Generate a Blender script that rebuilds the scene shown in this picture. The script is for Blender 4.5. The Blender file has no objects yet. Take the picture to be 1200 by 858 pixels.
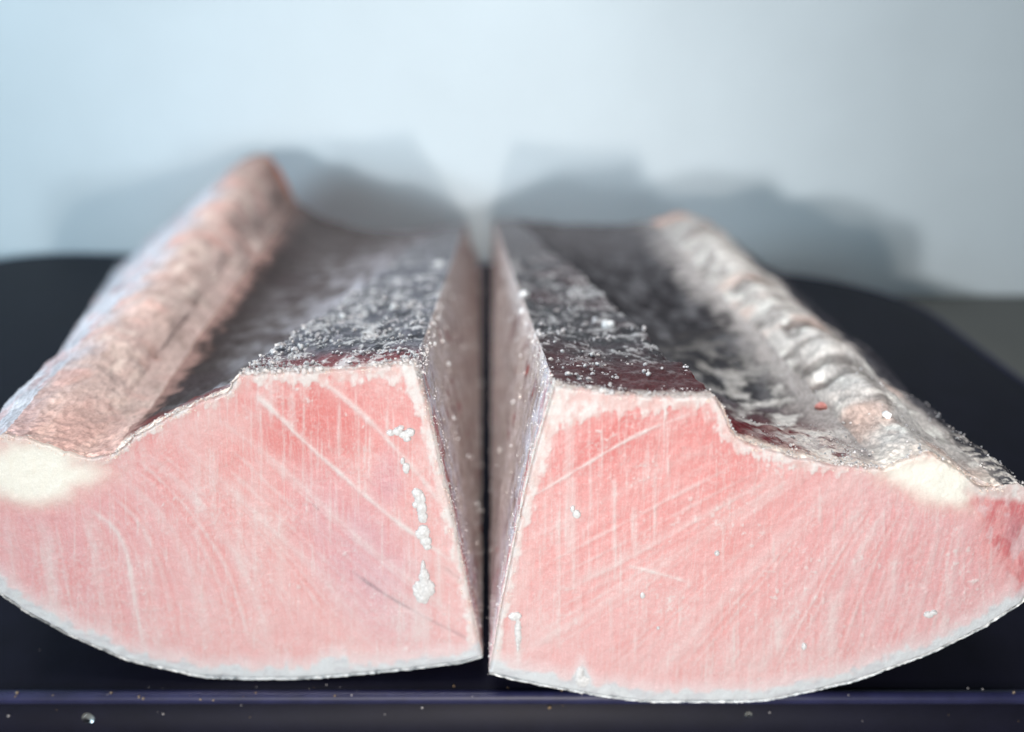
import bpy, math, random
import numpy as np
from mathutils import Vector

random.seed(7)
RNG = np.random.default_rng(11)
scene = bpy.context.scene
COL = scene.collection

# ------------------------------------------------------------------ camera
PITCH = math.radians(25.0)
CAM_D, CAM_H, FPX = 0.170, 0.183, 906.0          # metres, metres, focal length in photo pixels
cam_data = bpy.data.cameras.new('camera')
cam = bpy.data.objects.new('camera', cam_data)
COL.objects.link(cam)
cam.location = (0, -CAM_D, CAM_H)
cam.rotation_euler = (math.pi / 2 - PITCH, 0, 0)
cam_data.sensor_width = 36
cam_data.lens = FPX / 1200 * 36
cam_data.clip_start, cam_data.clip_end = 0.01, 50
cam_data.dof.use_dof = True
cam_data.dof.focus_distance = 0.200
cam_data.dof.aperture_fstop = 4.6
scene.camera = cam

# ------------------------------------------------------------------ light
world = bpy.data.worlds.new('World')
scene.world = world
world.use_nodes = True
bg = world.node_tree.nodes['Background']
bg.inputs['Color'].default_value = (0.62, 0.83, 1.0, 1)
bg.inputs['Strength'].default_value = 0.12


def area(name, loc, target, size, power, color):
    d = bpy.data.lights.new(name, 'AREA')
    d.shape = 'DISK'
    d.size = size
    d.energy = power
    d.color = color
    o = bpy.data.objects.new(name, d)
    COL.objects.link(o)
    o.location = loc
    o.rotation_euler = (Vector(target) - Vector(loc)).to_track_quat('-Z', 'Y').to_euler()
    return o


def spot(name, loc, target, cone, power, color, size):
    d = bpy.data.lights.new(name, 'SPOT')
    d.energy, d.color, d.shadow_soft_size = power, color, size
    d.spot_size, d.spot_blend = math.radians(cone), 1.0
    o = bpy.data.objects.new(name, d)
    COL.objects.link(o)
    o.location = loc
    o.rotation_euler = (Vector(target) - Vector(loc)).to_track_quat('-Z', 'Y').to_euler()
    return o


spot('key_lamp', (-0.28, -0.95, 0.182), (0.27, 0.45, 0.15), 66, 25.0, (1.0, 0.985, 0.97), 0.018)
spot('side_fill', (0.25, -0.75, 0.132), (-0.30, 0.45, 0.10), 60, 9.0, (0.90, 0.96, 1.0), 0.016)  # added fill spot, lightens the left wall shadow and ridge slope
area('left_fill', (-1.05, -0.25, 0.42), (-0.08, 0.44, 0.09), 0.40, 7.8, (0.66, 0.87, 1.0))  # added soft blue fill from the left, lifts the wall shadows
area('front_lamp', (0.015, -0.31, 0.113), (0.015, 0.2, 0.088), 0.010, 1.15, (1.0, 0.91, 0.83))
oh = area('overhead_fill', (-0.12, 0.06, 0.95), (0.0, 0.2, 0.05), 0.45, 1.0, (1.0, 0.98, 0.96))  # added to brighten the block tops, narrow spread spares the wall
oh.data.spread = math.radians(46)

scene.view_settings.view_transform = 'Standard'
scene.view_settings.look = 'None'
scene.view_settings.exposure = 0.08
scene.view_settings.gamma = 1.0
scene.view_settings.use_curve_mapping = False

# ------------------------------------------------------------------ helpers
CP, SP = math.cos(PITCH), math.sin(PITCH)


def unproj(uv, Y):
    """photo pixel -> world point on the vertical plane at depth Y"""
    uv = np.asarray(uv, float)
    a = (uv[..., 0] - 600) / FPX
    b = (429 - uv[..., 1]) / FPX
    dy = CP + b * SP
    dz = -SP + b * CP
    k = (Y + CAM_D) / dy
    return np.stack([a * k, np.zeros_like(a) + Y, CAM_H + dz * k], -1)


def proj(p):
    x, y, z = p[..., 0], p[..., 1] + CAM_D, p[..., 2] - CAM_H
    d = y * CP - z * SP
    h = y * SP + z * CP
    return np.stack([600 + FPX * x / d, 429 - FPX * h / d], -1)


def lin(r, g, b):
    c = np.array([r, g, b], float) / 255
    return np.where(c <= 0.04045, c / 12.92, ((c + 0.055) / 1.055) ** 2.4)


def hsh(ix, iy, iz, seed):
    h = (ix.astype(np.int64) * 374761393 + iy.astype(np.int64) * 668265263 +
         iz.astype(np.int64) * 2147483647 + seed * 974711) & 0xFFFFFFFF
    h = ((h ^ (h >> 13)) * 1274126177) & 0xFFFFFFFF
    h = ((h ^ (h >> 16)) * 2246822519) & 0xFFFFFFFF
    return ((h ^ (h >> 15)) & 0xFFFFFF) / float(0xFFFFFF)


def vnoise(p, seed=0):
    """value noise 0..1, p (...,3)"""
    f = np.floor(p)
    t = p - f
    t = t * t * t * (t * (t * 6 - 15) + 10)
    i = f.astype(np.int64)
    out = 0
    for dx in (0, 1):
        wx = t[..., 0] if dx else 1 - t[..., 0]
        for dy in (0, 1):
            wy = t[..., 1] if dy else 1 - t[..., 1]
            for dz in (0, 1):
                wz = t[..., 2] if dz else 1 - t[..., 2]
                out = out + wx * wy * wz * hsh(i[..., 0] + dx, i[..., 1] + dy, i[..., 2] + dz, seed)
    return out


def fbm(p, seed=0, octv=4, gain=0.5):
    s, a, tot = 0, 1.0, 0
    for k in range(octv):
        s = s + a * vnoise(p * (2.03 ** k) + k * 17.3, seed + k * 31)
        tot += a
        a *= gain
    return s / tot


def n2(u, v, su, sv, seed, octv=3):
    return fbm(np.stack([u / su, v / sv, np.zeros_like(u) + seed * 1.37], -1), seed, octv)


def sstep(a, b, x):
    t = np.clip((x - a) / (b - a), 0, 1)
    return t * t * (3 - 2 * t)


def mix(c, d, w):
    w = np.clip(np.asarray(w), 0, 1)[..., None]
    return c * (1 - w) + np.asarray(d) * w


def resample(pts, n, smooth=0):
    """n points evenly along a polyline, both ends kept"""
    pts = np.asarray(pts, float)
    seg = np.sqrt(((pts[1:] - pts[:-1]) ** 2).sum(1))
    s = np.concatenate([[0], np.cumsum(seg)])
    q = np.linspace(0, s[-1], n)
    out = np.stack([np.interp(q, s, pts[:, k]) for k in range(pts.shape[1])], -1)
    for _ in range(smooth):
        out[1:-1] = 0.25 * out[:-2] + 0.5 * out[1:-1] + 0.25 * out[2:]
    return out


def polydist(u, v, line):
    """distance to a polyline and the 0..1 place along it"""
    best = np.full(u.shape, 1e9)
    par = np.zeros(u.shape)
    n = len(line) - 1
    for k in range(n):
        (x0, y0), (x1, y1) = line[k], line[k + 1]
        dx, dy = x1 - x0, y1 - y0
        t = np.clip(((u - x0) * dx + (v - y0) * dy) / (dx * dx + dy * dy), 0, 1)
        d = np.hypot(u - x0 - t * dx, v - y0 - t * dy)
        m = d < best
        best = np.where(m, d, best)
        par = np.where(m, (k + t) / n, par)
    return best, par


def curve(pts, n=14):
    return [tuple(p) for p in resample(pts, n, 6)]


def mesh_obj(name, verts, faces, mat, parent=None, colors=None, normals=None, smooth=True):
    me = bpy.data.meshes.new(name)
    faces = np.asarray(faces) if not isinstance(faces, list) else faces
    if isinstance(faces, np.ndarray):
        nf, w = faces.shape
        me.vertices.add(len(verts))
        me.vertices.foreach_set('co', np.asarray(verts, np.float32).ravel())
        me.loops.add(nf * w)
        me.loops.foreach_set('vertex_index', faces.astype(np.int32).ravel())
        me.polygons.add(nf)
        me.polygons.foreach_set('loop_start', np.arange(0, nf * w, w, dtype=np.int32))
        me.polygons.foreach_set('loop_total', np.full(nf, w, np.int32))
        me.update(calc_edges=True)
        me.validate()
    else:
        me.from_pydata([tuple(map(float, v)) for v in verts], [], faces)
        me.update()
    if colors is not None:
        at = me.color_attributes.new('tint', 'FLOAT_COLOR', 'POINT')
        rgba = np.ones((len(verts), 4), np.float32)
        rgba[:, :3] = np.clip(colors, 0, 1)
        at.data.foreach_set('color', rgba.ravel())
    if smooth:
        me.polygons.foreach_set('use_smooth', np.ones(len(me.polygons), bool))
    if normals is not None:
        me.normals_split_custom_set_from_vertices(np.asarray(normals, float).tolist())
    me.materials.append(mat)
    o = bpy.data.objects.new(name, me)
    COL.objects.link(o)
    if parent:
        o.parent = parent
        o.matrix_parent_inverse = parent.matrix_world.inverted()
    return o


def submesh(name, V, Q, mask, mat, parent, colors, normals):
    q = Q[mask]
    if len(q) == 0:
        return None
    idx, inv = np.unique(q, return_inverse=True)
    return mesh_obj(name, V[idx], inv.reshape(q.shape), mat, parent, colors[idx], normals[idx])


def grid_quads(nr, nc, wrap=False):
    i = np.arange(nr - 1)[:, None]
    j = np.arange(nc if wrap else nc - 1)[None, :]
    a = i * nc + j
    b = i * nc + (j + 1) % nc
    return np.stack([a, b, b + nc, a + nc], -1).reshape(-1, 4)


def vert_normals(V, Q):
    n = np.cross(V[Q[:, 2]] - V[Q[:, 0]], V[Q[:, 3]] - V[Q[:, 1]])
    N = np.zeros_like(V)
    for k in range(Q.shape[1]):
        np.add.at(N, Q[:, k], n)
    return N / (np.linalg.norm(N, axis=1, keepdims=True) + 1e-12)


def empty(name, loc, label, cat, group=None):
    o = bpy.data.objects.new(name, None)
    o.empty_display_size = 0.02
    COL.objects.link(o)
    o.location = loc
    o['label'] = label
    o['category'] = cat
    if group:
        o['group'] = group
    bpy.context.view_layer.update()
    return o


# ------------------------------------------------------------------ materials
def node_mat(name):
    m = bpy.data.materials.new(name)
    m.use_nodes = True
    nt = m.node_tree
    return m, nt, nt.nodes['Principled BSDF']


def tint_mat(name, rough=0.5, spec=0.4, layers=(), grain=0.12, grain_scale=2600, sss=0.0, rough_var=0.15, streak=0.0):
    """base colour from the mesh's own tint, with fine grain, relief and uneven gloss"""
    m, nt, b = node_mat(name)
    L = nt.links.new
    at = nt.nodes.new('ShaderNodeAttribute')
    at.attribute_name = 'tint'
    tc = nt.nodes.new('ShaderNodeTexCoord')
    nz = nt.nodes.new('ShaderNodeTexNoise')
    nz.inputs['Scale'].default_value = grain_scale
    nz.inputs['Detail'].default_value = 3
    L(tc.outputs['Object'], nz.inputs['Vector'])
    mr = nt.nodes.new('ShaderNodeMapRange')
    mr.inputs['From Min'].default_value = 0.3
    mr.inputs['From Max'].default_value = 0.7
    mr.inputs['To Min'].default_value = 1 - grain
    mr.inputs['To Max'].default_value = 1 + grain
    L(nz.outputs['Fac'], mr.inputs['Value'])
    mul = nt.nodes.new('ShaderNodeVectorMath')
    mul.operation = 'SCALE'
    L(at.outputs['Color'], mul.inputs[0])
    L(mr.outputs['Result'], mul.inputs['Scale'])
    colour = mul.outputs['Vector']
    if streak:                                        # fine hair of frost drawn down by the saw
        for scl, amt in (((2300, 900, 110), streak), ((1500, 900, 1300), streak * .8)):
            mp = nt.nodes.new('ShaderNodeMapping')
            mp.inputs['Scale'].default_value = scl
            L(tc.outputs['Object'], mp.inputs['Vector'])
            n4 = nt.nodes.new('ShaderNodeTexNoise')
            n4.inputs['Scale'].default_value = 1.0
            n4.inputs['Detail'].default_value = 3
            L(mp.outputs['Vector'], n4.inputs['Vector'])
            r4 = nt.nodes.new('ShaderNodeMapRange')
            r4.inputs['From Min'].default_value = .50
            r4.inputs['From Max'].default_value = .76
            r4.inputs['To Max'].default_value = amt
            L(n4.outputs['Fac'], r4.inputs['Value'])
            mx = nt.nodes.new('ShaderNodeMix')
            mx.data_type = 'RGBA'
            L(r4.outputs['Result'], mx.inputs['Factor'])
            L(colour, mx.inputs['A'])
            mx.inputs['B'].default_value = (.40, .385, .38, 1)
            colour = mx.outputs['Result']
    L(colour, b.inputs['Base Color'])
    r2 = nt.nodes.new('ShaderNodeMapRange')
    r2.inputs['From Min'].default_value = 0.3
    r2.inputs['From Max'].default_value = 0.7
    r2.inputs['To Min'].default_value = max(0.05, rough - rough_var)
    r2.inputs['To Max'].default_value = min(1.0, rough + rough_var)
    n3 = nt.nodes.new('ShaderNodeTexNoise')
    n3.inputs['Scale'].default_value = 700
    L(tc.outputs['Object'], n3.inputs['Vector'])
    L(n3.outputs['Fac'], r2.inputs['Value'])
    L(r2.outputs['Result'], b.inputs['Roughness'])
    b.inputs['Specular IOR Level'].default_value = spec
    prev = None
    for sc, dist, strength in layers:
        t = nt.nodes.new('ShaderNodeTexNoise')
        t.inputs['Scale'].default_value = sc
        t.inputs['Detail'].default_value = 4
        L(tc.outputs['Object'], t.inputs['Vector'])
        bp = nt.nodes.new('ShaderNodeBump')
        bp.inputs['Distance'].default_value = dist
        bp.inputs['Strength'].default_value = strength
        L(t.outputs['Fac'], bp.inputs['Height'])
        if prev:
            L(prev.outputs['Normal'], bp.inputs['Normal'])
        prev = bp
    if prev:
        L(prev.outputs['Normal'], b.inputs['Normal'])
    if sss:
        b.inputs['Subsurface Weight'].default_value = sss
        b.inputs['Subsurface Radius'].default_value = (1.0, 0.45, 0.4)
        b.inputs['Subsurface Scale'].default_value = 0.002
    return m


M_FLESH = tint_mat('frozen_flesh', 0.52, 0.35, ((900, 0.0006, 0.35), (4200, 0.0002, 0.5)), 0.07, 3000, streak=.22)
M_TOP = tint_mat('frozen_membrane', 0.95, 0.0, ((500, 0.0010, 0.22), (1800, 0.0004, 0.3)), 0.12, 1600)
M_DARK = tint_mat('frozen_dark_meat', 0.5, 0.3, ((700, 0.001, 0.6), (2600, 0.0004, 0.6)), 0.3, 1500)
M_SIDE = tint_mat('frosted_sawn_side', 0.8, 0.1, ((900, 0.0007, 0.6), (3200, 0.0004, 0.7)), 0.3, 2600)
M_SKIN = tint_mat('fish_skin', 0.45, 0.4, ((1200, 0.0005, 0.4),), 0.12, 2000)

mf, nt, b = node_mat('white_frost')
b.inputs['Base Color'].default_value = (0.80, 0.82, 0.82, 1)
b.inputs['Roughness'].default_value = 0.45
b.inputs['Specular IOR Level'].default_value = 0.5
M_FROST = mf

# ------------------------------------------------------------------ setting
# countertop and wall
TABLE_Z = -0.040
WALL_Y = 0.452


def plain_noise_mat(name, col, rough, scale, amount, bump=0.0, dist=0.001, spec=0.4, tint=None, stretch=(1, 1, 1)):
    m, nt, b = node_mat(name)
    L = nt.links.new
    tc = nt.nodes.new('ShaderNodeTexCoord')
    mp = nt.nodes.new('ShaderNodeMapping')
    mp.inputs['Scale'].default_value = stretch
    L(tc.outputs['Object'], mp.inputs['Vector'])
    nz = nt.nodes.new('ShaderNodeTexNoise')
    nz.inputs['Scale'].default_value = scale
    nz.inputs['Detail'].default_value = 6
    nz.inputs['Roughness'].default_value = 0.6
    L(mp.outputs['Vector'], nz.inputs['Vector'])
    cr = nt.nodes.new('ShaderNodeValToRGB')
    c = np.array(col)
    t = np.array(tint) if tint is not None else c * (1 - amount)
    cr.color_ramp.elements[0].position = 0.32
    cr.color_ramp.elements[0].color = (*t, 1)
    cr.color_ramp.elements[1].position = 0.68
    cr.color_ramp.elements[1].color = (*c, 1)
    L(nz.outputs['Fac'], cr.inputs['Fac'])
    L(cr.outputs['Color'], b.inputs['Base Color'])
    b.inputs['Roughness'].default_value = rough
    b.inputs['Specular IOR Level'].default_value = spec
    if bump:
        bp = nt.nodes.new('ShaderNodeBump')
        bp.inputs['Strength'].default_value = bump
        bp.inputs['Distance'].default_value = dist
        L(nz.outputs['Fac'], bp.inputs['Height'])
        L(bp.outputs['Normal'], b.inputs['Normal'])
    return m


M_WALL = plain_noise_mat('painted_wall', (0.655, 0.74, 0.79), 0.6, 7, 0.07, 0.1, 0.002)
M_COUNTER = plain_noise_mat('shade_dark_counter', (0.12, 0.12, 0.11), 0.6, 14, 0.10, 0.05, 0.001)  # base colour darkened to stand in for the shadow behind the tray


def slab(name, x0, x1, y0, y1, z0, z1, mat, kind):
    v = [(x, y, z) for z in (z0, z1) for (x, y) in ((x0, y0), (x1, y0), (x1, y1), (x0, y1))]
    f = [(3, 2, 1, 0), (4, 5, 6, 7), (0, 1, 5, 4), (1, 2, 6, 5), (2, 3, 7, 6), (3, 0, 4, 7)]
    o = mesh_obj(name, v, f, mat, smooth=False)
    o['kind'] = kind
    return o


slab('countertop', -1.6, 1.6, -0.5, WALL_Y - 0.003, TABLE_Z - 0.04, TABLE_Z, M_COUNTER, 'structure')
slab('wall', -1.6, 1.6, WALL_Y, WALL_Y + 0.08, TABLE_Z - 0.04, 1.1, M_WALL, 'structure')

# ------------------------------------------------------------------ tray
M_TRAY = plain_noise_mat('navy_plastic', (0.0045, 0.0045, 0.011), 0.5, 60, 0.35, 0.15, 0.0006, 0.09)
M_RIM = plain_noise_mat('navy_rim_highlight', (0.012, 0.013, 0.044), 0.45, 120, 0.4, 0.25, 0.0005, 0.25)  # edge highlight painted in as a brighter navy than the body
TX0, TX1, TY0, TY1, TR = -0.45, 0.278, -0.0062, 0.412, 0.10


def round_rect(inset, z, n=28):
    out = []
    x0, x1, y0, y1 = TX0 + inset, TX1 - inset, TY0 + inset, TY1 - inset
    rb, rf = max(TR - inset, 0.002), max(0.03 - inset, 0.002)
    for cx, cy, r, a0 in ((x1 - rf, y0 + rf, rf, -90), (x1 - rb, y1 - rb, rb, 0), (x0 + rb, y1 - rb, rb, 90), (x0 + rf, y0 + rf, rf, 180)):
        for k in range(n):
            a = math.radians(a0 + 90 * k / (n - 1))
            x, y = cx + r * math.cos(a), cy + r * math.sin(a)
            out.append((x, y - x * .085 * max(y, 0) / .41, z))    # its far edge runs a little askew
    return out


def loft(name, rings, mat, parent, cap_last=True, cap_first=False):
    n = len(rings[0])
    v = [p for r in rings for p in r]
    f = []
    for k in range(len(rings) - 1):
        for j in range(n):
            f.append((k * n + j, k * n + (j + 1) % n, (k + 1) * n + (j + 1) % n, (k + 1) * n + j))
    if cap_last:
        f.append(tuple(range((len(rings) - 1) * n, len(rings) * n)))
    if cap_first:
        f.append(tuple(reversed(range(n))))
    o = mesh_obj(name, v, f, mat, parent)
    return o


tray = empty('tray', (0, 0.2, TABLE_Z), 'dark navy plastic tray with rounded corners under both frozen fish blocks', 'tray')
# body: wall of the tray up to under the rolled rim
loft('tray_body', [round_rect(0.006, TABLE_Z + 0.0005), round_rect(0.003, TABLE_Z + 0.003), round_rect(0.0016, -0.0036),
                   round_rect(0.004, -0.0036)], M_TRAY, tray, cap_last=False, cap_first=True)
rim = []
for k in range(13):                                   # rolled bead along the edge
    a = math.radians(-110 + k * 22)
    rim.append(round_rect(0.0021 - 0.0021 * math.cos(a), -0.0021 + 0.0021 * math.sin(a) - (0.0004 if k > 9 else 0)))
loft('rim', rim, M_RIM, tray, cap_last=False)
loft('tray_top', [round_rect(0.0030, -0.0010), round_rect(0.0042, -0.0008), round_rect(0.02, -0.0005), round_rect(0.03, -0.0004)], M_TRAY, tray)

# ------------------------------------------------------------------ tuna blocks
N_TOP, N_SIDE, N_DEPTH = 420, 220, 240
FRONT = {'left': 0.0, 'right': -0.0085}
BACK = {'left': 0.412, 'right': 0.385}

SHAPE = {
    'left': dict(
        outer=([(-50, 600), (-49, 565), (-38, 532), (-16, 512), (5, 507)],
               [(140, 313), (165, 290), (215, 245), (265, 202), (283, 187)]),
        ridge=([(5, 507), (30, 512), (60, 521), (100, 536), (135, 529)],
               [(283, 187), (300, 180), (318, 183), (333, 208), (348, 238)], 90),
        valley=([(135, 529), (160, 510), (200, 486), (240, 469), (266, 460), (272, 447), (281, 438)],
                [(348, 238), (380, 256), (420, 268), (470, 273), (515, 268), (520, 266)], 150),
        plateau=([(281, 438), (330, 436), (400, 432), (450, 427), (487, 425)], [(520, 266), (546, 262)], 180),
        side=([(487, 425), (500, 470), (512, 520), (530, 600), (548, 690), (562, 755), (566, 770)],
              [(546, 262), (551, 280), (558, 300), (563, 314)]),
        skin=([(566, 770), (540, 778), (470, 786), (400, 793), (330, 798), (240, 795), (150, 775), (80, 745), (30, 718), (0, 697), (-30, 660), (-50, 600)],
              [(563, 314), (450, 316), (300, 316), (200, 315), (140, 313)])),
    'right': dict(
        outer=([(1222, 625), (1223, 600), (1210, 578), (1192, 566), (1172, 568)],
               [(912, 318), (890, 308), (868, 290), (848, 274), (832, 262)]),
        ridge=([(1172, 568), (1150, 572), (1118, 545), (1088, 528), (1060, 538), (1035, 548)],
               [(832, 262), (822, 256), (800, 249), (785, 253), (765, 260)], 90),
        valley=([(1035, 548), (980, 545), (920, 531), (878, 519), (858, 506), (849, 482), (838, 463)],
                [(765, 260), (720, 263), (680, 263), (640, 260), (612, 258), (602, 257)], 150),
        plateau=([(838, 463), (800, 464), (740, 463), (690, 456), (650, 450)], [(602, 257), (578, 258)], 180),
        side=([(650, 450), (640, 482), (622, 545), (605, 622), (588, 705), (574, 780), (573, 790)],
              [(578, 258), (578, 280), (577, 300), (577, 314)]),
        skin=([(573, 790), (600, 797), (640, 805), (700, 816), (780, 827), (900, 822), (1000, 800), (1090, 767), (1150, 738), (1200, 706), (1216, 670), (1222, 625)],
              [(577, 314), (690, 316), (800, 316), (880, 316), (912, 318)])),
}

WHITE = lin(236, 234, 228)
CREAM = lin(252, 247, 232) * 1.08

FACE_GAIN = np.array([0.452, 0.472, 0.496])

SEAMS = {
    'left': [  # polyline, width px, strength, colour
        (curve([(352, 432), (395, 455), (440, 500), (490, 552), (528, 605)]), 5, .55, WHITE),
        (curve([(318, 480), (350, 512), (400, 556), (455, 605), (540, 665)]), 4.5, .65, WHITE),
        (curve([(300, 462), (330, 490), (345, 500)]), 6, .8, WHITE),
        (curve([(285, 505), (340, 560), (380, 598), (450, 655), (555, 740)]), 3.5, .30, WHITE),
        (curve([(200, 505), (260, 565), (320, 620), (390, 690), (440, 750)]), 5, .25, WHITE),
        (curve([(160, 520), (215, 570), (270, 630), (300, 690), (320, 770)]), 6, .32, WHITE),
        (curve([(130, 550), (180, 590), (220, 650), (238, 720), (245, 780)]), 6, .30, WHITE),
        (curve([(104, 597), (128, 605), (143, 618), (150, 645), (157, 700), (172, 770)]), 5, .55, WHITE),
        (curve([(100, 600), (113, 640), (121, 700), (130, 750)]), 5, .40, WHITE),
        (curve([(48, 605), (55, 650), (64, 700), (75, 735)]), 9, .38, WHITE),
        (curve([(8, 600), (14, 650), (20, 700)]), 6, .30, WHITE),
        (curve([(168, 600), (175, 660), (183, 730), (190, 780)]), 5, .25, WHITE),
        (curve([(240, 480), (330, 545), (400, 610), (470, 680)]), 3, .22, WHITE),
        (curve([(410, 668), (455, 700), (510, 730), (562, 755)]), 2.6, .55, lin(120, 100, 110)),
        (curve([(366, 590), (374, 598)]), 2.2, .8, lin(140, 70, 80)),
        (curve([(520, 665), (538, 678), (545, 690)]), 2.2, .5, lin(140, 110, 110)),
    ],
    'right': [
        (curve([(622, 583), (660, 560), (710, 530), (760, 500), (815, 484)]), 3.5, .6, WHITE),
        (curve([(605, 640), (700, 590), (780, 548), (860, 510)]), 4, .16, WHITE),
        (curve([(600, 770), (700, 715), (790, 650), (870, 600), (960, 545)]), 6, .30, WHITE),
        (curve([(640, 700), (760, 640), (850, 590), (920, 552)]), 5, .28, WHITE),
        (curve([(760, 800), (860, 690), (930, 620), (990, 560)]), 7, .28, WHITE),
        (curve([(880, 800), (930, 720), (975, 640), (1030, 570)]), 7, .26, WHITE),
        (curve([(950, 790), (985, 700), (1010, 640), (1050, 580)]), 7, .30, WHITE),
        (curve([(1010, 780), (1035, 700), (1055, 640), (1080, 590)]), 6, .28, WHITE),
        (curve([(1060, 765), (1080, 700), (1095, 640), (1105, 600)]), 6, .26, WHITE),
        (curve([(1100, 750), (1112, 700), (1122, 640), (1128, 600)]), 6, .28, WHITE),
        (curve([(735, 663), (760, 668), (805, 682)]), 3, .5, WHITE),
        (curve([(865, 520), (850, 500), (842, 480)]), 7, .5, WHITE),
        (curve([(1018, 762), (1030, 766)]), 2, .4, lin(190, 90, 90)),
    ]}

FAMILY = {'left': [3, 4, 5, 6, 7, 8, 9, 10], 'right': [1, 3, 2, 4, 5, 6, 7, 8, 9]}

# white scratches left by the saw: x, top, bottom, width, strength
SCRATCH = {
    'left': [(397, 470, 540, 2, .6), (420, 480, 600, 1.6, .4), (433, 500, 560, 1.4, .5), (290, 440, 465, 3, .5), (318, 440, 500, 2.5, .5),
             (365, 500, 580, 1.5, .4), (340, 455, 500, 3, .45), (330, 600, 700, 6, .3), (280, 560, 650, 3, .3), (232, 540, 640, 4, .3), (300, 520, 690, 2, .25),
             (515, 650, 720, 1.5, .5), (60, 620, 730, 5, .3), (110, 640, 690, 3, .4), (492, 710, 755, 7, .45), (500, 720, 770, 4, .4), (250, 520, 600, 3, .3), (455, 440, 530, 1.5, .3)],
    'right': [(666, 470, 655, 5, .45), (672, 560, 690, 3, .45), (720, 560, 650, 2.5, .6), (745, 590, 660, 2, .4), (768, 555, 625, 2.4, .5), (692, 540, 620, 2, .4),
              (608, 735, 785, 3, .8), (655, 640, 760, 2, .3), (708, 600, 640, 1.5, .3), (716, 700, 750, 2.5, .35), (860, 725, 795, 2.5, .55), (912, 720, 770, 4, .55),
              (940, 750, 780, 3.5, .55), (975, 690, 780, 5, .4), (1047, 650, 705, 3, .45), (1062, 670, 700, 2, .4), (920, 740, 800, 2, .35), (1110, 650, 700, 3, .3), (895, 730, 800, 2, .25)]}


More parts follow.
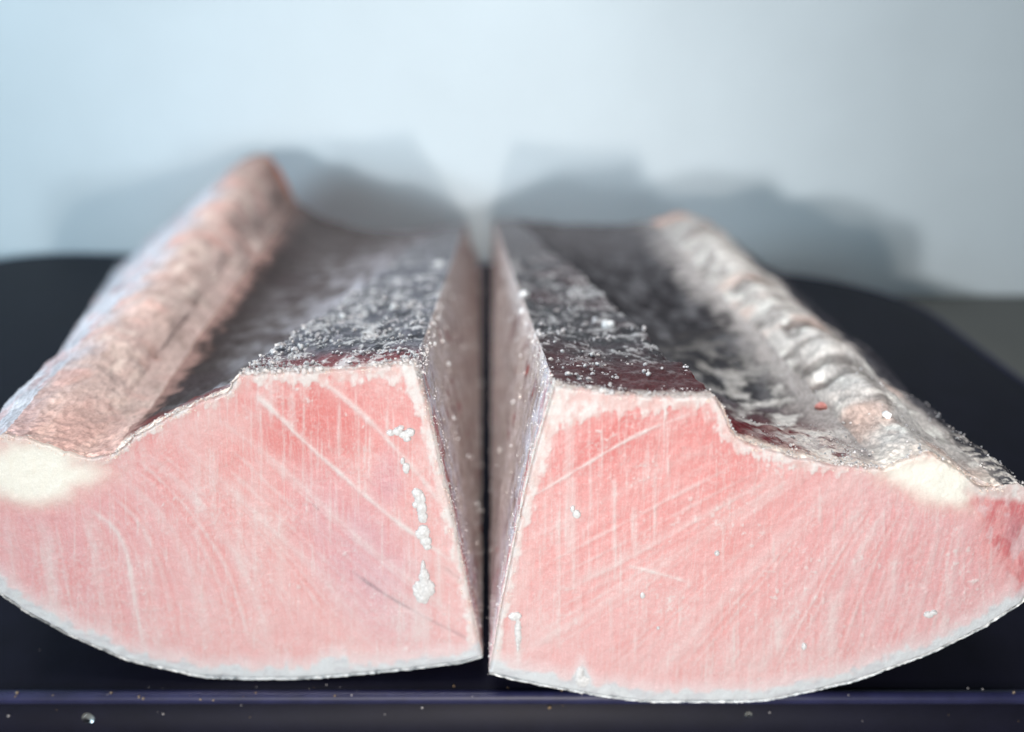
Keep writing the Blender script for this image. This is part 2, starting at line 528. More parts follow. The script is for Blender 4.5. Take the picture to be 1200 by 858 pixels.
def face_colour(side, u, v, dt, di, db):
    """flesh colour at photo-scale place (u, v); dt, di, db = distance to the top, inner and bottom edges"""
    S = 1 if side == 'left' else 2
    pale = lin(238, 186, 182)
    c = np.zeros(u.shape + (3,)) + pale
    warm = lin(232, 132, 124)
    deep = lin(220, 104, 98)
    rosy = lin(232, 168, 170)
    if side == 'left':
        c = mix(c, warm, 0.56 * sstep(330, 30, np.hypot((u - 370) * 0.8, (v - 470) * 1.25)))
        c = mix(c, deep, 0.62 * sstep(75, 10, np.hypot((u - 365) * .8, (v - 490) * 1.0) + 30 * (n2(u, v, 30, 40, 3) - .5)))
        c = mix(c, rosy, 0.7 * sstep(260, 0, np.hypot(u - 60, (v - 650) * 1.1)))
        c = mix(c, lin(212, 170, 182), 0.55 * sstep(90, 5, np.hypot((u - 425) * .75, (v - 655) * .75 - (u - 425) * .55)) )
        c = mix(c, lin(212, 170, 182), 0.4 * sstep(30, 5, np.hypot((u - 455), (v - 560) * .6)))
    else:
        c = mix(c, warm, 0.54 * sstep(340, 30, np.hypot((u - 770) * 0.75, (v - 505) * 1.2)))
        c = mix(c, deep, 0.58 * sstep(80, 10, np.hypot((u - 735) * .55, (v - 505) * 1.3 + (u - 735) * .5) + 36 * (n2(u, v, 34, 30, 4) - .5)))
        c = mix(c, deep, 0.35 * sstep(60, 5, np.hypot((u - 850) * .9, (v - 520)) + 30 * (n2(u, v, 20, 30, 14) - .5)))
        c = mix(c, rosy, 0.6 * sstep(260, 0, np.hypot(u - 1080, (v - 660))))
    # broad mottling and saw-drawn vertical streaks
    c = mix(c, WHITE, 0.20 * sstep(.50, .78, n2(u, v, 60, 80, 21 + S, 4)))
    c = mix(c, warm, 0.20 * sstep(.52, .80, n2(u, v, 45, 60, 41 + S, 4)))
    st = n2(u, v, 2.3, 60, 61 + S, 3)
    c = mix(c, WHITE, 0.34 * sstep(.55, .85, st) * sstep(.35, .65, n2(u, v, 70, 90, 71 + S)))
    c = mix(c, warm, 0.25 * sstep(.55, .85, n2(u, v, 2.2, 40, 81 + S, 2)))
    # slanting muscle fibre
    ang = -0.9 if side == 'left' else 0.75
    fu, fv = u * math.cos(ang) + v * math.sin(ang), -u * math.sin(ang) + v * math.cos(ang)
    c = mix(c, WHITE, 0.10 * sstep(.52, .8, n2(fu, fv, 5, 90, 91 + S, 3)))
    wob = 9 * (n2(u, v, 26, 26, 101 + S, 2) - .5)
    brk = n2(u, v, 14, 14, 111 + S, 3)
    fam = FAMILY[side]
    for a_, b_ in zip(fam[:-1], fam[1:]):
        A_, B_ = np.array(SEAMS[side][a_][0]), np.array(SEAMS[side][b_][0])
        for q in (.2, .4, .6, .8):
            q2 = q + .12 * math.sin(a_ * 5.1 + q * 9)
            d, par = polydist(u, v, [tuple(p) for p in A_ * (1 - q2) + B_ * q2])
            d = d + wob * .3
            kk = .10 + .16 * abs(math.sin(a_ * 3.7 + q * 13))
            c = mix(c, WHITE, kk * (.4 + 1.1 * (brk - .3)) * np.exp(-(d / 1.7) ** 2) * sstep(0, .15, par) * sstep(1, .8, par))
            c = mix(c, warm, .5 * kk * np.exp(-((d - 4) / 2.5) ** 2) * sstep(0, .15, par) * sstep(1, .8, par))
    for line, w, k, col in SEAMS[side]:
        d, par = polydist(u, v, line)
        d = np.abs(d + wob * .35)
        fade = sstep(0, .12, par) * sstep(1.0, .82, par)
        w = w * (.72 if k < .5 else .55)
        c = mix(c, col, (.85 if k < .5 else 1.25) * k * (0.55 + .9 * (brk - .3)) * np.exp(-(d / w) ** 2) * (0.25 + .75 * fade))
        if k < .6:
            c = mix(c, WHITE, 0.07 * np.exp(-(d / (w * 3)) ** 2) * fade)
    for x, y0, y1, w, k in SCRATCH[side]:
        d = np.abs(u - x + 1.5 * (n2(u, v, 9, 30, 121) - .5))
        c = mix(c, WHITE, k * .7 * np.exp(-(d / w) ** 2) * sstep(y0 - 6, y0 + 14, v) * sstep(y1 + 10, y1 - 20, v) * (.5 + n2(u, v, 4, 10, 131)))
    rs = np.random.default_rng(S * 5)
    for k in range(90):
        if side == 'left':
            x, y0 = (rs.uniform(290, 540), rs.uniform(435, 620)) if k < 55 else (rs.uniform(0, 560), rs.uniform(560, 740))
        else:
            x, y0 = (rs.uniform(615, 790), rs.uniform(455, 640)) if k < 55 else (rs.uniform(600, 1190), rs.uniform(560, 780))
        ln, wd, kk = rs.uniform(15, 85), rs.uniform(.7, 1.7), rs.uniform(.10, .38)
        m_ = (np.abs(u - x) < 8)
        d = np.abs(u[m_] - x)
        g = np.zeros(u.shape)
        g[m_] = kk * np.exp(-(d / wd) ** 2) * sstep(y0 - 4, y0 + 8, v[m_]) * sstep(y0 + ln, y0 + ln * .5, v[m_])
        c = mix(c, WHITE, g)
    # thin frost haze and small frost specks
    c = mix(c, WHITE, .20 * sstep(.50, .72, n2(u, v, 2.6, 3.4, 145 + S, 3)) * sstep(.40, .62, n2(u, v, 50, 60, 147 + S, 3)))
    c = mix(c, lin(238, 205, 198), .5 * sstep(60, 0, np.minimum(dt, di)) * sstep(.40, .65, n2(u, v, 7, 30, 149 + S, 4)))
    sp = n2(u, v, 5.0, 5.0, 141 + S, 2)
    c = mix(c, WHITE, .55 * sstep(.72, .82, sp) * sstep(.45, .7, n2(u, v, 60, 50, 151 + S)))
    # white edge: along the top, the inner edge and the skin
    jag = n2(u, v, 9, 9, 161 + S, 3) - .5
    jag2 = n2(u, v, 4, 22, 171 + S, 3) - .5
    if side == 'left':
        tw = np.where(u > 285, 13 + 16 * sstep(420, 487, u), 8)
        iw = np.interp(v, [425, 520, 600, 700, 770], [20, 11, 9, 8, 14])
        bw = 10 + 7 * n2(u, v, 30, 400, 186) + 10 * sstep(.55, .75, n2(u, v, 16, 400, 181)) * sstep(250, 330, u) * sstep(470, 430, u)
    else:
        tw = np.where(u < 850, 20 - 6 * sstep(760, 840, u) + 26 * sstep(720, 655, u), np.interp(u, [850, 880, 1000, 1050], [16, 17, 8, 6]))
        iw = np.interp(v, [450, 560, 600, 700, 790], [24, 15, 11, 8, 10])
        bw = 10 + 8 * n2(u, v, 34, 400, 182) + 20 * np.exp(-((u - 682) / 9) ** 2)
    edge = mix(np.zeros_like(c) + lin(240, 234, 228), lin(236, 204, 196), .7 * sstep(.42, .66, n2(u, v, 6, 12, 185, 3)))
    c = mix(c, mix(edge, lin(228, 170, 160), .5 * sstep(.5, .7, brk)), .86 * sstep(3, -4, dt - tw - 26 * jag - 16 * jag2))
    c = mix(c, edge, .88 * sstep(3, -3, di - iw - 16 * jag))
    c = mix(c, lin(232, 170, 158), .35 * sstep(.55, .7, n2(u, v, 7, 14, 191)) * sstep(14, 4, di))
    c = mix(c, lin(240, 226, 224), .6 * sstep(20, 0, db - bw))
    c = mix(c, mix(np.zeros_like(c) + lin(222, 226, 226), lin(202, 202, 205), .55 * sstep(.48, .68, n2(u, v, 12, 5, 183, 3))), .95 * sstep(3.5, -3, db - bw - 14 * jag))
    c = mix(c, lin(120, 128, 136), .6 * sstep(3.5, .5, db + 6 * jag))
    # cream fat pocket and, on the right block, the red pocket beside it
    fat, red = fat_field(side, u, v)
    c = mix(c, lin(240, 205, 190), .6 * sstep(-26, 4, fat))
    c = mix(c, CREAM, sstep(-13, 14, fat))
    if side == 'right':
        vein = n2(u, v, 9, 20, 201, 4)
        rc = mix(np.zeros_like(c) + lin(230, 152, 150), lin(212, 108, 110), sstep(.45, .65, vein))
        rc = mix(rc, lin(226, 200, 200), .6 * sstep(.58, .74, n2(u, v, 10, 16, 211)))
        rc = mix(rc, lin(176, 120, 130), .5 * sstep(20, 0, np.hypot(u - 1188, (v - 622) * .6)))
        c = mix(c, rc, sstep(-9, 10, red + 14 * (n2(u, v, 12, 12, 217, 3) - .5)) * .85)
        c = mix(c, lin(212, 112, 110), .28 * np.exp(-((red - 4) / 4) ** 2) * sstep(.35, .6, n2(u, v, 14, 14, 215)))
    if side == 'right':
        c = mix(c, mix(edge, lin(214, 190, 182), .5 * sstep(.4, .6, brk)), .9 * sstep(12, 0, v - 574 - 8 * jag - .16 * (u - 1150)) * sstep(1120, 1150, u))
    return c


def fat_field(side, u, v):
    w = 9 * (n2(u, v, 22, 22, 221, 3) - .5)
    if side == 'left':
        d = 34 - np.hypot((u - 38) * .60, (v - 553) * 1.02) + w
        d2 = 18 - np.hypot((u - 78) * .55, (v - 556) * 1.2) + w
        return np.maximum(d, d2), np.full(u.shape, -99.)
    line = curve([(1040, 550), (1075, 556), (1105, 560), (1142, 580)])
    d, par = polydist(u, v, line)
    fat = np.interp(par, [0, .4, .7, 1], [6, 24, 26, 11]) - d + w
    fat = np.minimum(fat, 1158 - u + .2 * (v - 560))
    red = np.minimum(np.minimum((u - 1140 - np.maximum(v - 590, 0) * .52) * .8, v - 576), 690 - v) + 2.0 * w
    return fat, red


def loft_colour(side, zone, s, t, P):
    x, y, z = P[..., 0], P[..., 1], P[..., 2]
    mm = P * 1000
    big = fbm(mm / 16, 301, 4)
    mid = fbm(mm / 6, 311, 4)
    fine = fbm(mm / 2.0, 321, 3)
    stretch = fbm(mm / np.array([5, 16, 5]), 331, 4)
    c = np.zeros(s.shape + (3,))
    near = sstep(.03, 0, t)
    if zone == 'outer':
        if side == 'left':
            c = c + lin(168, 170, 178)
            c = mix(c, lin(196, 198, 204), .8 * sstep(.45, .7, mid))
            c = mix(c, lin(176, 146, 146), .7 * sstep(.5, .7, stretch))
            c = mix(c, lin(120, 116, 124), .6 * sstep(.55, .75, big))
        else:
            c = c + lin(58, 58, 64)  # flank turned from the light, its shade put into the base colour
            c = mix(c, lin(92, 90, 94), .6 * sstep(.48, .72, stretch))
            c = mix(c, lin(40, 38, 42), .6 * sstep(.5, .7, mid))
            c = mix(c, lin(186, 178, 174), .85 * sstep(.85, 1.05, s + .3 * (mid - .5)))
            c = mix(c, lin(222, 214, 206), .85 * sstep(.12, .0, t + .12 * (mid - .5)) * sstep(.42, .6, fine))
    elif zone == 'ridge':
        if side == 'left':
            c = c + lin(190, 167, 160)
            c = mix(c, lin(226, 208, 198), .75 * sstep(.50, .72, stretch) * (1 - .5 * t))
            c = mix(c, lin(178, 176, 184), .8 * sstep(.30, .02, s + .35 * (mid - .5)))
            c = mix(c, lin(196, 172, 166), .7 * sstep(.35, .6, big))
            c = mix(c, lin(200, 152, 142), .5 * sstep(.5, .7, big))
            c = mix(c, lin(150, 122, 114), .6 * sstep(.6, 1, t))
            c = mix(c, lin(222, 136, 108), .8 * sstep(.90, 1, t) * sstep(.25, .5, s) * sstep(.95, .8, s))
            c = mix(c, lin(196, 156, 148), .6 * sstep(.07, .02, t))
        else:
            c = c + lin(196, 190, 186)
            c = mix(c, lin(128, 120, 118), .5 * sstep(.46, .72, stretch))
            c = mix(c, lin(226, 222, 216), .8 * sstep(.52, .70, mid))
            c = mix(c, lin(200, 170, 158), .6 * sstep(.5, .7, big))
            c = mix(c, lin(150, 148, 148), .45 * sstep(.5, .95, t))
            c = mix(c, lin(228, 170, 146), .7 * sstep(.90, 1, t))
            c = mix(c, lin(232, 216, 204), .7 * near)
    elif zone == 'valley':
        if side == 'left':
            c = c + lin(78, 74, 75)
            c = mix(c, lin(44, 39, 39), .8 * sstep(.50, .05, s + .3 * (mid - .5)) * sstep(1, .5, t))  # deep shadow beside the ridge painted into the hollow
            c = mix(c, lin(128, 128, 134), .75 * sstep(.44, .66, mid) * sstep(.15, .7, s))
            c = mix(c, lin(60, 54, 56), .7 * sstep(.44, .70, big))
            c = mix(c, lin(150, 150, 158), .75 * sstep(.42, .62, stretch) * sstep(.45, .95, s))
            c = mix(c, lin(112, 60, 60), .8 * sstep(.05, .0, t + .05 * (mid - .5)))
            c = mix(c, lin(140, 114, 108), .85 * sstep(.12, 0, s + .20 * (mid - .5) + .1 * (fine - .5)))
            c = mix(c, lin(84, 79, 79), .6 * sstep(.5, .95, t))
        else:
            c = c + lin(50, 50, 53)
            c = mix(c, lin(100, 100, 104), .55 * sstep(.42, .72, stretch))
            c = mix(c, lin(36, 34, 37), .7 * sstep(.44, .68, mid))
            c = mix(c, lin(104, 44, 48), .85 * sstep(.14, .0, t + .07 * (mid - .5)))
            c = mix(c, lin(214, 210, 206), .75 * sstep(.42, .72, mid) * sstep(.80, .30, s) * sstep(.34, .06, t))
            c = mix(c, lin(222, 210, 202), .9 * sstep(.5, .2, s + .3 * (mid - .5)) * sstep(.10, .0, t) * sstep(.40, .55, fine))
            c = mix(c, lin(158, 152, 150), .9 * sstep(.22, 0, s + .30 * (mid - .5)))
            c = mix(c, lin(96, 94, 97), .6 * sstep(.5, .95, t))
        c = mix(c, lin(232, 214, 202), .85 * sstep(.018, .0, t - .014 * (fine - .4)))
    elif zone == 'plateau':
        if side == 'left':
            c = c + lin(66, 66, 74)
            c = mix(c, lin(34, 32, 38), .8 * sstep(.45, .62, mid))
            c = mix(c, lin(120, 118, 126), .6 * sstep(.5, .7, fine))
            c = mix(c, lin(120, 46, 42), .9 * sstep(.95, 1, t) * sstep(.7, .95, s))
            c = mix(c, lin(124, 46, 46), .85 * sstep(.055, .0, t + .03 * (mid - .5)))
        else:
            c = c + lin(52, 46, 50)
            c = mix(c, lin(30, 26, 30), .8 * sstep(.45, .62, mid))
            c = mix(c, lin(82, 30, 33), .9 * sstep(.13, .0, t + .05 * (mid - .5)))
            c = mix(c, lin(62, 30, 34), .5 * sstep(.5, .7, big))
        c = mix(c, lin(98, 95, 98), .7 * sstep(.4, .85, t))
        c = mix(c, lin(226, 214, 206), .8 * sstep(.010, .0, t - .010 * (fine - .4)))
    elif zone == 'side':
        c = c + lin(160, 148, 144)
        c = mix(c, lin(186, 178, 180), .7 * sstep(.48, .66, fine))
        c = mix(c, lin(118, 92, 92), .7 * sstep(.52, .72, mid))
        c = mix(c, lin(150, 70, 66), .8 * sstep(.70, .80, mid) * sstep(.35, .1, t))
        c = mix(c, lin(172, 170, 182), .6 * sstep(.10, .03, t) * sstep(.4, .6, fbm(mm / 3, 341, 3)))
        c = mix(c, lin(150, 66, 64), .7 * sstep(.035, .012, t) * sstep(.42, .60, fbm(mm / np.array([2, 2, 5]), 351, 3)))
        c = mix(c, lin(228, 210, 202), .8 * sstep(.012, .0, t - .012 * (fine - .4)))
        if side == 'right':
            c = mix(c, lin(186, 164, 166), .5 * sstep(.5, .9, s) * sstep(.2, .0, t))
        c = mix(c, lin(128, 104, 98), .6 * sstep(.35, 1, t))
    else:
        c = c + lin(120, 122, 128)
        c = mix(c, lin(80, 84, 96), .6 * sstep(.45, .65, mid))
        c = mix(c, lin(228, 230, 230), .95 * sstep(.03, .0, t))
    return c


def build_block(side, label):
    S = SHAPE[side]
    Yf, Yb = FRONT[side], BACK[side]
    root = empty('tuna_block', (-0.08 if side == 'left' else 0.08, 0.15, 0), label, 'frozen fish', 'frozen tuna blocks on the tray')
    zones = [('outer', N_SIDE)] + [(k, S[k][2]) for k in ('ridge', 'valley', 'plateau')] + [('side', N_SIDE), ('skin', N_TOP)]
    fr, bk, zid, zs = [], [], [], []
    for zi, (k, n) in enumerate(zones):
        f = resample(S[k][0], n + 1, 10 if k in ('skin', 'outer', 'side') else 3)[:-1]
        b_ = resample(S[k][1], n + 1, 6)[:-1]
        fr.append(f)
        bk.append(b_)
        zid += [zi] * n
        zs += list(np.arange(n) / n)
    fr, bk = unproj(np.concatenate(fr), Yf), unproj(np.concatenate(bk), Yb)
    fr[:, 2] = np.maximum(fr[:, 2], 0.0002)
    bk[:, 2] = np.maximum(bk[:, 2], 0.0002)
    zid, zs = np.array(zid), np.array(zs)
    NR = len(zid)
    t = np.linspace(0, 1, N_DEPTH) ** 1.9
    V = fr[None] * (1 - t[:, None, None]) + bk[None] * t[:, None, None]
    T = np.repeat(t[:, None], NR, 1)
    Z = np.repeat(zid[None], N_DEPTH, 0)
    SS = np.repeat(zs[None], N_DEPTH, 0)
    Q = grid_quads(N_DEPTH, NR, True)
    if side == 'right':
        Q = Q[:, ::-1]
    flat = V.reshape(-1, 3)
    N = vert_normals(flat, Q)
    cen = V.mean(1)
    out = (flat - np.repeat(cen, NR, 0))
    if (N * out).sum(1).mean() < 0:
        Q = Q[:, ::-1]
        N = -N
    mm = flat * 1000
    zf = Z.ravel()
    tf = T.ravel()
    amp = np.select([zf == 0, zf == 1, zf == 2, zf == 3, zf == 4], [1.1, 1.0, 1.5, 1.25, .45], .36)
    # soften amplitude changes from zone to zone
    A = amp.reshape(N_DEPTH, NR)
    k = np.ones(31) / 31
    row = np.convolve(np.concatenate([A[0, -15:], A[0], A[0, :15]]), k, 'valid')
    A = np.repeat(row[None], N_DEPTH, 0).ravel()
    lump = fbm(mm / np.array([9, 13, 9]), 401, 4) - .5
    small = fbm(mm / np.array([2.6, 3.4, 2.6]), 411, 3) - .5
    tiny = fbm(mm / 1.1, 421, 2) - .5
    roll = fbm(mm / np.array([8, 5.5, 8]), 431, 3) - .5
    rollw = np.where(zf == 1, 1.0 if side == 'right' else .55, 0)
    disp = A * (2.2 * lump * sstep(0, .05, tf) + .9 * small + np.where(zf <= 1, .7, .28) * tiny + (1.6 if side == 'left' else 1.6) * roll * rollw * sstep(0.01, .1, tf)) * .001
    disp = disp + .00034 * (fbm(mm / .9, 451, 2) - .5) * 2 * (zf == 5) * sstep(.02, 0, tf)
    # broad hollows and swells of the frozen tops
    sz = SS.ravel()
    swell = fbm(mm / np.array([26, 34, 26]), 461, 2) - .5
    env = sstep(0, .10, tf) * sstep(1, .88, tf)
    shape = np.select([zf == 0, zf == 1, zf == 2, zf == 3], [np.sin(np.pi * sz) * 5.0, 2.5 + np.sin(np.pi * sz) * 3.0, 2.5 + 0 * sz, 2.5 * (1 - sz)], 0)
    shape = np.where(zf == 0, 2.5 * sz + np.sin(np.pi * sz) * 2.5, shape)
    bend = np.select([zf == 1, zf == 2], [np.sin(np.pi * sz) * 2.2, -np.sin(np.pi * sz) * 4.0], 0)
    disp = disp + (swell * shape * 1.6 + bend) * env * .001
    nn = N.copy()
    nn[:NR, 1] = 0
    flat = flat + nn * disp[:, None]
    flat[:, 2] = np.maximum(flat[:, 2], 0.0001 + .0002 * (zf != 5))
    N = vert_normals(flat, Q)
    C = np.zeros((len(flat), 3))
    for zi, (zk, n) in enumerate(zones):
        m = zf == zi
        C[m] = loft_colour(side, zk, SS.ravel()[m], tf[m], flat[m])
    gain = np.array([1.1, 1.0, 1.3, 1.15, 1.5, 1.1]) if side == 'left' else np.array([1.0, 0.92, 1.15, 1.0, 1.5, 1.1])
    C = np.minimum(C * gain[zf][:, None], .88)
    powder = fbm(mm / .8, 443, 2)
    C = mix(C, C * .62, (.22 if side == 'left' else .40) * sstep(.42, .62, powder) * (zf <= 2))
    C = mix(C, np.minimum(C * 1.35, .85), (.25 if side == 'left' else .45) * sstep(.56, .40, powder) * (zf <= 2))
    crease_shade = sstep(.04, -.26, roll) * (zf == 1)  # shade in the creases between rolls, mixed into the ridge colour
    C = mix(C, lin(120, 100, 94) if side == 'left' else lin(84, 78, 76), crease_shade * (.35 if side == 'left' else .75) * sstep(.01, .1, tf))
    # frost sits on the raised grains of the dark meat
    fr_ = sstep(.06, .22, .55 * small + .6 * tiny + .7 * (fbm(mm / 6, 441, 3) - .5)) * (zf == 3) * sstep(.75, .3, tf)
    C = mix(C, lin(232, 230, 230), fr_ * (.62 if side == 'left' else .45) * (1 if side == 'left' else sstep(.0, .12, tf)))
    qz = zf[Q].min(1)
    qz = np.where((zf[Q].max(1) == 5) & (zf[Q].min(1) == 0), 5, np.where(zf[Q].max(1) != zf[Q].min(1), zf[Q].min(1), zf[Q].max(1)))
    names = ['flank', 'belly_ridge', 'valley_membrane', 'dark_meat', 'sawn_side', 'skin']
    mats = [M_TOP, M_TOP, M_TOP, M_DARK, M_SIDE, M_SKIN]
    for zi, nm in enumerate(names):
        submesh(nm, flat, Q, qz == zi, mats[zi], root, C, N)
    # far end
    br = flat[-NR:][::6]
    order = list(range(len(br)))
    mesh_obj('far_end', br, [tuple(order)], M_TOP, root, np.zeros((len(br), 3)) + lin(170, 110, 104), smooth=False)
    # cut face: Coons patch spanning the front ring
    ring = flat[:NR].copy()
    a0 = N_SIDE                       # ring index: end of outer = start of top
    a1 = a0 + N_TOP
    a2 = a1 + N_SIDE
    top = ring[a0:a1 + 1]
    inner = ring[a1:a2 + 1]
    bottom = np.concatenate([ring[a2:], ring[:1]])[::-1]
    outer = ring[:a0 + 1][::-1]
    nu, nv = N_TOP + 1, N_SIDE + 1
    uu, vv = np.linspace(0, 1, nu)[None, :, None], np.linspace(0, 1, nv)[:, None, None]
    Fp = ((1 - vv) * top[None] + vv * bottom[None] + (1 - uu) * outer[:, None] + uu * inner[:, None]
          - ((1 - uu) * (1 - vv) * top[0] + uu * (1 - vv) * top[-1] + (1 - uu) * vv * bottom[0] + uu * vv * bottom[-1]))
    uv = proj(Fp)
    u, v = uv[..., 0], uv[..., 1]
    rp = proj(ring)
    dt, _ = polydist(u, v, [tuple(p) for p in rp[a0:a1 + 1:6]])
    di, _ = polydist(u, v, [tuple(p) for p in rp[a1:a2 + 1:8]])
    db, _ = polydist(u, v, [tuple(p) for p in np.concatenate([rp[a2:], rp[:1]])[::6]])
    C2 = face_colour(side, u, v, dt, di, db)
    dd = np.minimum(np.minimum(dt, di), db)
    rel = .10 * (n2(u, v, 2.6, 60, 501, 2) - .5) + .35 * (n2(u, v, 9, 9, 511, 3) - .5) + .5 * (n2(u, v, 50, 50, 521, 2) - .5)
    crust = sstep(14, 0, dt) * .5 + sstep(10, 0, di) * .5
    rel = rel + crust * (n2(u, v, 6, 6, 531, 3) - .25) * 1.3
    lum = C2.mean(-1)
    red_ = fat_field(side, u, v)[1]
    rel = rel + .22 * sstep(.45, .8, lum) * (1 - sstep(-9, -2, red_))
    rel = rel + .3 * (n2(u, v, 7, 14, 541, 3) - .5) * sstep(-9, -2, red_)
    rel = rel * sstep(0, 3, dd) - .7 * sstep(4, 0, dd)       # arris worn back a little
    F3 = Fp.reshape(-1, 3).copy()
    F3[:, 1] -= (rel * .001).ravel()
    Q2 = grid_quads(nv, nu)
    NF = vert_normals(F3, Q2)
    if NF[:, 1].mean() > 0:
        Q2 = Q2[:, ::-1]
        NF = -NF
    fat, red = fat_field(side, u, v)
    cu = lambda a: a.reshape(-1)[Q2].mean(1)
    mfat = cu(fat) > 0
    mred = (cu(red) > 0) & ~mfat
    mrim = (cu(db) < 13) & ~mred & ~mfat
    C2 = C2.reshape(-1, 3) * FACE_GAIN
    submesh('cut_face', F3, Q2, ~(mfat | mred | mrim), M_FLESH, root, C2, NF)
    submesh('fat_pocket', F3, Q2, mfat, M_FLESH, root, C2, NF)
    submesh('red_pocket', F3, Q2, mred, M_FLESH, root, C2, NF)
    submesh('skin_rim', F3, Q2, mrim, M_FLESH, root, C2, NF)
    return root, dict(flat=flat, N=N, zf=zf, tf=tf, ss=SS.ravel(), NR=NR, F3=F3, NF=NF, uv=np.stack([u.ravel(), v.ravel()], -1), dt=dt.ravel(), di=di.ravel())


# low lumpy ball used for frost grains
_ico_v = []
_phi = (1 + 5 ** .5) / 2
for a, b_ in ((1, _phi), (-1, _phi), (1, -_phi), (-1, -_phi)):
    _ico_v += [(0, a, b_), (a, b_, 0), (b_, 0, a)]
_ico_v = np.array(_ico_v, float)
_ico_v /= np.linalg.norm(_ico_v, axis=1, keepdims=True)
_ico_f = []
for i in range(12):
    for j in range(i + 1, 12):
        for k in range(j + 1, 12):
            d = [np.linalg.norm(_ico_v[p] - _ico_v[q]) for p, q in ((i, j), (j, k), (i, k))]
            if max(d) < 1.2:
                n = np.cross(_ico_v[j] - _ico_v[i], _ico_v[k] - _ico_v[i])
                _ico_f.append((i, j, k) if n @ _ico_v[i] > 0 else (i, k, j))
_ico_f = np.array(_ico_f)


def grains(name, P, N, R, mat, parent, tint=None):
    n = len(P)
    jit = 1 + .45 * (RNG.random((n, 12, 1)) - .5)
    sc = R[:, None, None] * (.65 + .7 * RNG.random((n, 1, 3)))
    V = P[:, None] + (N * R[:, None] * .25)[:, None] + _ico_v[None] * jit * sc
    F = (_ico_f[None] + (np.arange(n) * 12)[:, None, None]).reshape(-1, 3)
    col = None
    if tint is not None:
        col = np.repeat(tint, 12, 0)
    o = mesh_obj(name, V.reshape(-1, 3), F, mat, parent, col)
    o['kind'] = 'stuff'
    return o


M_GRAIN = tint_mat('frost_grain', 0.7, 0.2, (), 0.1, 3000)


def scatter(D, side, parent):
    P, N, R = [], [], []

    def take(idx, n, lo, hi, power=3.0):
        k = RNG.choice(idx, min(n, len(idx) * 3))
        P.append(D['flat'][k] + RNG.normal(0, .0003, (len(k), 3)))
        N.append(D['N'][k])
        R.append((lo + (hi - lo) * RNG.random(len(k)) ** power) * .001)

    zf, tf, ss = D['zf'], D['tf'], D['ss']
    clump = fbm(D['flat'] * 1000 / 5.0, 601, 3)
    clump2 = fbm(D['flat'] * 1000 / 2.4, 611, 2)
    pl = zf == 3
    lim = .52 if side == 'left' else .56
    pl = pl & ((side == 'left') | (ss > .55) | ((tf > .03) & (clump > .58)))
    take(np.where(pl & (tf < .35) & (clump > lim - .02) & (clump2 > .5))[0], 1700 if side == 'left' else 420, .06, .52, 3)
    take(np.where(pl & (tf < .30) & (clump > lim + .06))[0], 560 if side == 'left' else 200, .2, .8, 3)
    take(np.where(pl & (tf < .3))[0], 700 if side == 'left' else 160, .06, .22)
    if side == 'left':
        take(np.where(pl & (ss < .25) & (tf < .25))[0], 420, .1, .55, 2)
    take(np.where((zf == 4) & (ss < .06) & (tf < .35))[0], 420, .1, .5)           # along the upper inner edge
    take(np.where((zf == 4) & (tf < .05))[0], 800, .05, .24)
    take(np.where((zf == 4) & (tf < .25))[0], 600, .05, .26)
    take(np.where((zf == 4) & (tf >= .1) & (clump2 > .6))[0], 260, .2, .8)
    take(np.where((zf == 2) & (tf < .012) & (clump2 > .5))[0], 420, .05, .3)
    take(np.where((zf == 3) & (tf < .012) & (clump2 > .5))[0], 500, .05, .3)
    
    
    if side == 'right':
        take(np.where((zf == 2) & (ss < .5) & (tf < .08) & (clump > .5))[0], 500, .08, .4)
        take(np.where((zf <= 1) & (tf < .16) & (clump > .45))[0], 700, .08, .45)
    P, N, R = np.concatenate(P), np.concatenate(N), np.concatenate(R)
    tint = mix(np.zeros((len(P), 3)) + lin(214, 214, 214), lin(214, 196, 188), RNG.random(len(P)) * .6)
    tint = mix(tint, lin(180, 180, 188), RNG.random(len(P)) * .5)
    fgr = sstep(.02, 0, (P[:, 1] - FRONT[side]) / .37)
    tint = tint * (1 - .35 * fgr[:, None])
    grains('frost_grains', P, N, R, M_GRAIN, parent, tint)
    # crust of frost along the edges of the cut face
    m = np.where((D['di'] < 9) | ((D['dt'] < 7)))[0]
    k = RNG.choice(m, 800)
    P = D['F3'][k]
    R = (.05 + .22 * RNG.random(len(k)) ** 3) * .001
    tint = mix(np.zeros((len(P), 3)) + lin(238, 230, 220), lin(232, 190, 176), RNG.random(len(P)) * .7) * .6
    grains('edge_frost', P, D['NF'][k], R, M_GRAIN, parent, tint)


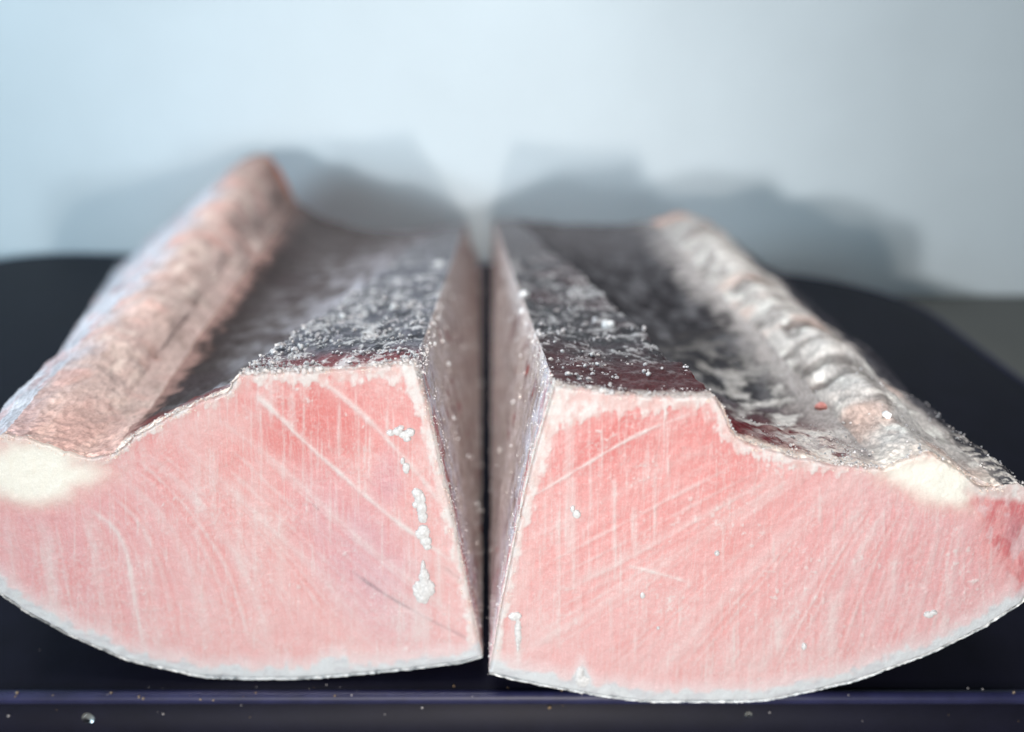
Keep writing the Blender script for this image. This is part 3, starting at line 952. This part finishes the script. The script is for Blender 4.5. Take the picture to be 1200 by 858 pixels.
def frost_patch(name, side, blobs, parent, height=.9, seed=0):
    """thin crust of white frost clinging to the cut face, blobs = (u, v, ru, rv) at photo scale"""
    u0 = min(b[0] - b[2] for b in blobs) - 4
    u1 = max(b[0] + b[2] for b in blobs) + 4
    v0 = min(b[1] - b[3] for b in blobs) - 4
    v1 = max(b[1] + b[3] for b in blobs) + 4
    nu, nv = int((u1 - u0) / .6) + 2, int((v1 - v0) / .6) + 2
    u, v = np.meshgrid(np.linspace(u0, u1, nu), np.linspace(v0, v1, nv))
    f = np.full(u.shape, -1.)
    for bu, bv, ru, rv in blobs:
        f = np.maximum(f, 1 - np.hypot((u - bu) / ru, (v - bv) / rv))
    f = f + .55 * (n2(u, v, 4.5, 4.5, 701 + seed, 3) - .5)
    h = np.sqrt(np.clip(f, 0, 1)) * height * (.6 + .6 * n2(u, v, 5, 5, 711 + seed, 3))
    P = unproj(np.stack([u, v], -1), FRONT[side])
    P[..., 1] -= .0002 + h * .001
    P[..., 1] = np.where(f <= 0, FRONT[side] + .0006, P[..., 1])
    V = P.reshape(-1, 3)
    Q = grid_quads(nv, nu)
    keep = (f.reshape(-1)[Q] > 0).any(1)
    N = vert_normals(V, Q)
    if N[:, 1].mean() > 0:
        Q, N = Q[:, ::-1], -N
    C = np.zeros((len(V), 3)) + lin(166, 167, 168)
    C = C * (.72 + .5 * n2(u, v, 2.2, 2.2, 721 + seed, 3)).reshape(-1, 1)
    return submesh(name, V, Q, keep, M_GRAIN, parent, C, N)


M_PINK = plain_noise_mat('pink_meat', (0.75, 0.30, 0.26), 0.6, 800, .2)
rootL, DL = build_block('left', 'left pink frozen tuna block with pointed far ridge and white frost blobs near the gap')
rootR, DR = build_block('right', 'right pink frozen tuna block with frosty grey ridge and red pocket at its outer tip')
scatter(DL, 'left', rootL)
scatter(DR, 'right', rootR)

frost_patch('frost_patch', 'left', [(458, 507, 5, 4), (466, 505, 6, 5), (474, 509, 7, 5), (481, 506, 5, 5), (470, 501, 4, 3), (477, 514, 5, 3)], rootL, .7, 1)
frost_patch('frost_patch', 'left', [(489, 577, 6, 6), (492, 584, 7, 8), (494, 595, 6, 10), (496, 606, 6, 7), (487, 591, 4, 4)], rootL, .8, 2)
frost_patch('frost_patch', 'left', [(496, 624, 8, 9), (499, 634, 7, 6), (501, 640, 5, 4)], rootL, .8, 3)
frost_patch('frost_patch', 'left', [(497, 690, 13, 13), (497, 676, 6, 12), (496, 700, 8, 7), (496, 664, 3, 8)], rootL, .9, 4)
frost_patch('frost_patch', 'left', [(476, 548, 5, 6), (472, 540, 3, 4)], rootL, .5, 5)
frost_patch('frost_patch', 'right', [(1088, 720, 6, 4), (1094, 717, 4, 3)], rootR, .7, 6)
frost_patch('frost_patch', 'right', [(683, 797, 9, 7), (680, 790, 5, 9)], rootR, .6, 7)
frost_patch('frost_patch', 'right', [(676, 602, 5, 5), (671, 596, 3, 4)], rootR, .5, 8)
frost_patch('frost_patch', 'right', [(604, 722, 8, 5), (607, 740, 4, 20)], rootR, .5, 9)
for i_, bl in enumerate([(753, 697, 3, 4), (840, 648, 3, 3), (771, 735, 2, 2), (942, 757, 3, 4)]):
    frost_patch('frost_patch', 'right', [bl], rootR, .5, 10 + i_)

# single lumps lying on the frozen tops
def lump(name, D, u, v, r, mat, parent, squash=.8):
    pu = proj(D['flat'])
    vis = np.isin(D['zf'], (1, 2, 3, 4))
    k = np.where(vis)[0][np.argmin(((pu[vis] - np.array([u, v])) ** 2).sum(1))]
    p = D['flat'][k]
    bpy_m = []
    n, m_ = 18, 11
    a = np.linspace(0, math.pi, m_)[:, None]
    q = np.linspace(0, 2 * math.pi, n + 1)[None, :-1]
    S_ = np.stack([np.sin(a) * np.cos(q), np.sin(a) * np.sin(q), np.cos(a) * squash + 0 * q], -1)
    S_ = S_ * (1 + .7 * (fbm(S_ * 1.6 + u, 801, 3) - .5))[..., None] * r
    V = (S_ + p + np.array([0, 0, r * .35])).reshape(-1, 3)
    mesh_obj(name, V, grid_quads(m_, n, True)[:, ::-1], mat, parent, np.zeros((len(V), 3)) + lin(222, 222, 222))


lump('meat_crumb', DR, 961, 478, .0016, M_PINK, rootR)
lump('ice_lump', DR, 713, 384, .0021, M_GRAIN, rootR)
lump('ice_lump', DR, 614, 348, .0019, M_GRAIN, rootR)
lump('ice_lump', DR, 612, 366, .0012, M_GRAIN, rootR)
lump('ice_lump', DR, 1040, 487, .0012, M_GRAIN, rootR)
lump('ice_lump', DL, 515, 312, .0020, M_GRAIN, rootL)
lump('ice_lump', DL, 402, 372, .0011, M_GRAIN, rootL)
lump('ice_lump', DL, 461, 362, .0012, M_GRAIN, rootL)

# ------------------------------------------------------------------ crumbs, drops
def tray_hit(u, v, z=0.0):
    """place on a level plane at height z seen at photo-scale (u, v)"""
    a, b_ = (u - 600) / FPX, (429 - v) / FPX
    dy, dz = CP + b_ * SP, -SP + b_ * CP
    k = (z - CAM_H) / dz
    return Vector((a * k, -CAM_D + dy * k, z))


# specks of ice and meat on the tray
P, R, tint = [], [], []
for k in range(60):
    x = random.uniform(-.17, .17)
    if random.random() < .55:
        y, z = random.uniform(-.0062, -.0015), -.0003
        P.append((x, y, z))
    elif random.random() < .5:
        P.append((x, -.0052 + random.uniform(-.0002, .0002), random.uniform(-.012, -.004)))
    else:
        P.append((random.choice([-1, 1]) * random.uniform(.09, .2), random.uniform(0, .05), 0))
    R.append(.00012 + .0004 * random.random() ** 4)
    tint.append(lin(170, 165, 165) if random.random() < .6 else lin(110, 92, 70))
for u_, v_, r_ in ((163, 817, .0005), (168, 819, .0004), (235, 820, .0003), (250, 821, .00035), (62, 815, .0003), (20, 812, .0004), (1188, 812, .0004), (130, 812, .00035)):
    P.append(tuple(tray_hit(u_, v_, .0001)))
    R.append(r_)
    tint.append(lin(110, 98, 84))
o = grains('frost_crumbs', np.array(P), np.tile([0, 0, 1.], (len(P), 1)), np.array(R), M_GRAIN, None, np.array(tint))

mw, nt, b = node_mat('clear_water')
b.inputs['Base Color'].default_value = (1, 1, 1, 1)
b.inputs['Transmission Weight'].default_value = 1
b.inputs['Roughness'].default_value = .02
b.inputs['IOR'].default_value = 1.33


def drop(u, v, r, label):
    p = unproj(np.array([u, v], float), -0.0047)
    V, F = [], []
    n, m_ = 16, 7
    for i in range(m_):
        a = math.pi / 2 * i / (m_ - 1)
        for j in range(n):
            q = 2 * math.pi * j / n
            V.append((p[0] + r * math.cos(q) * math.cos(a), p[1] + .0002 - r * .7 * math.sin(a), p[2] + 1.1 * r * math.sin(q) * math.cos(a)))
    for i in range(m_ - 1):
        for j in range(n):
            F.append((i * n + j, i * n + (j + 1) % n, (i + 1) * n + (j + 1) % n, (i + 1) * n + j))
    F.append(tuple(reversed(range(n))))
    o = mesh_obj('water_drop', V, F, mw)
    o['label'] = label
    o['category'] = 'water drop'
    o['group'] = 'water drops on the tray edge'


drop(103, 842, .0018, 'large clear water drop on the front edge of the tray under the left block')
drop(877, 838, .0011, 'small clear water drop on the tray edge below the right block')
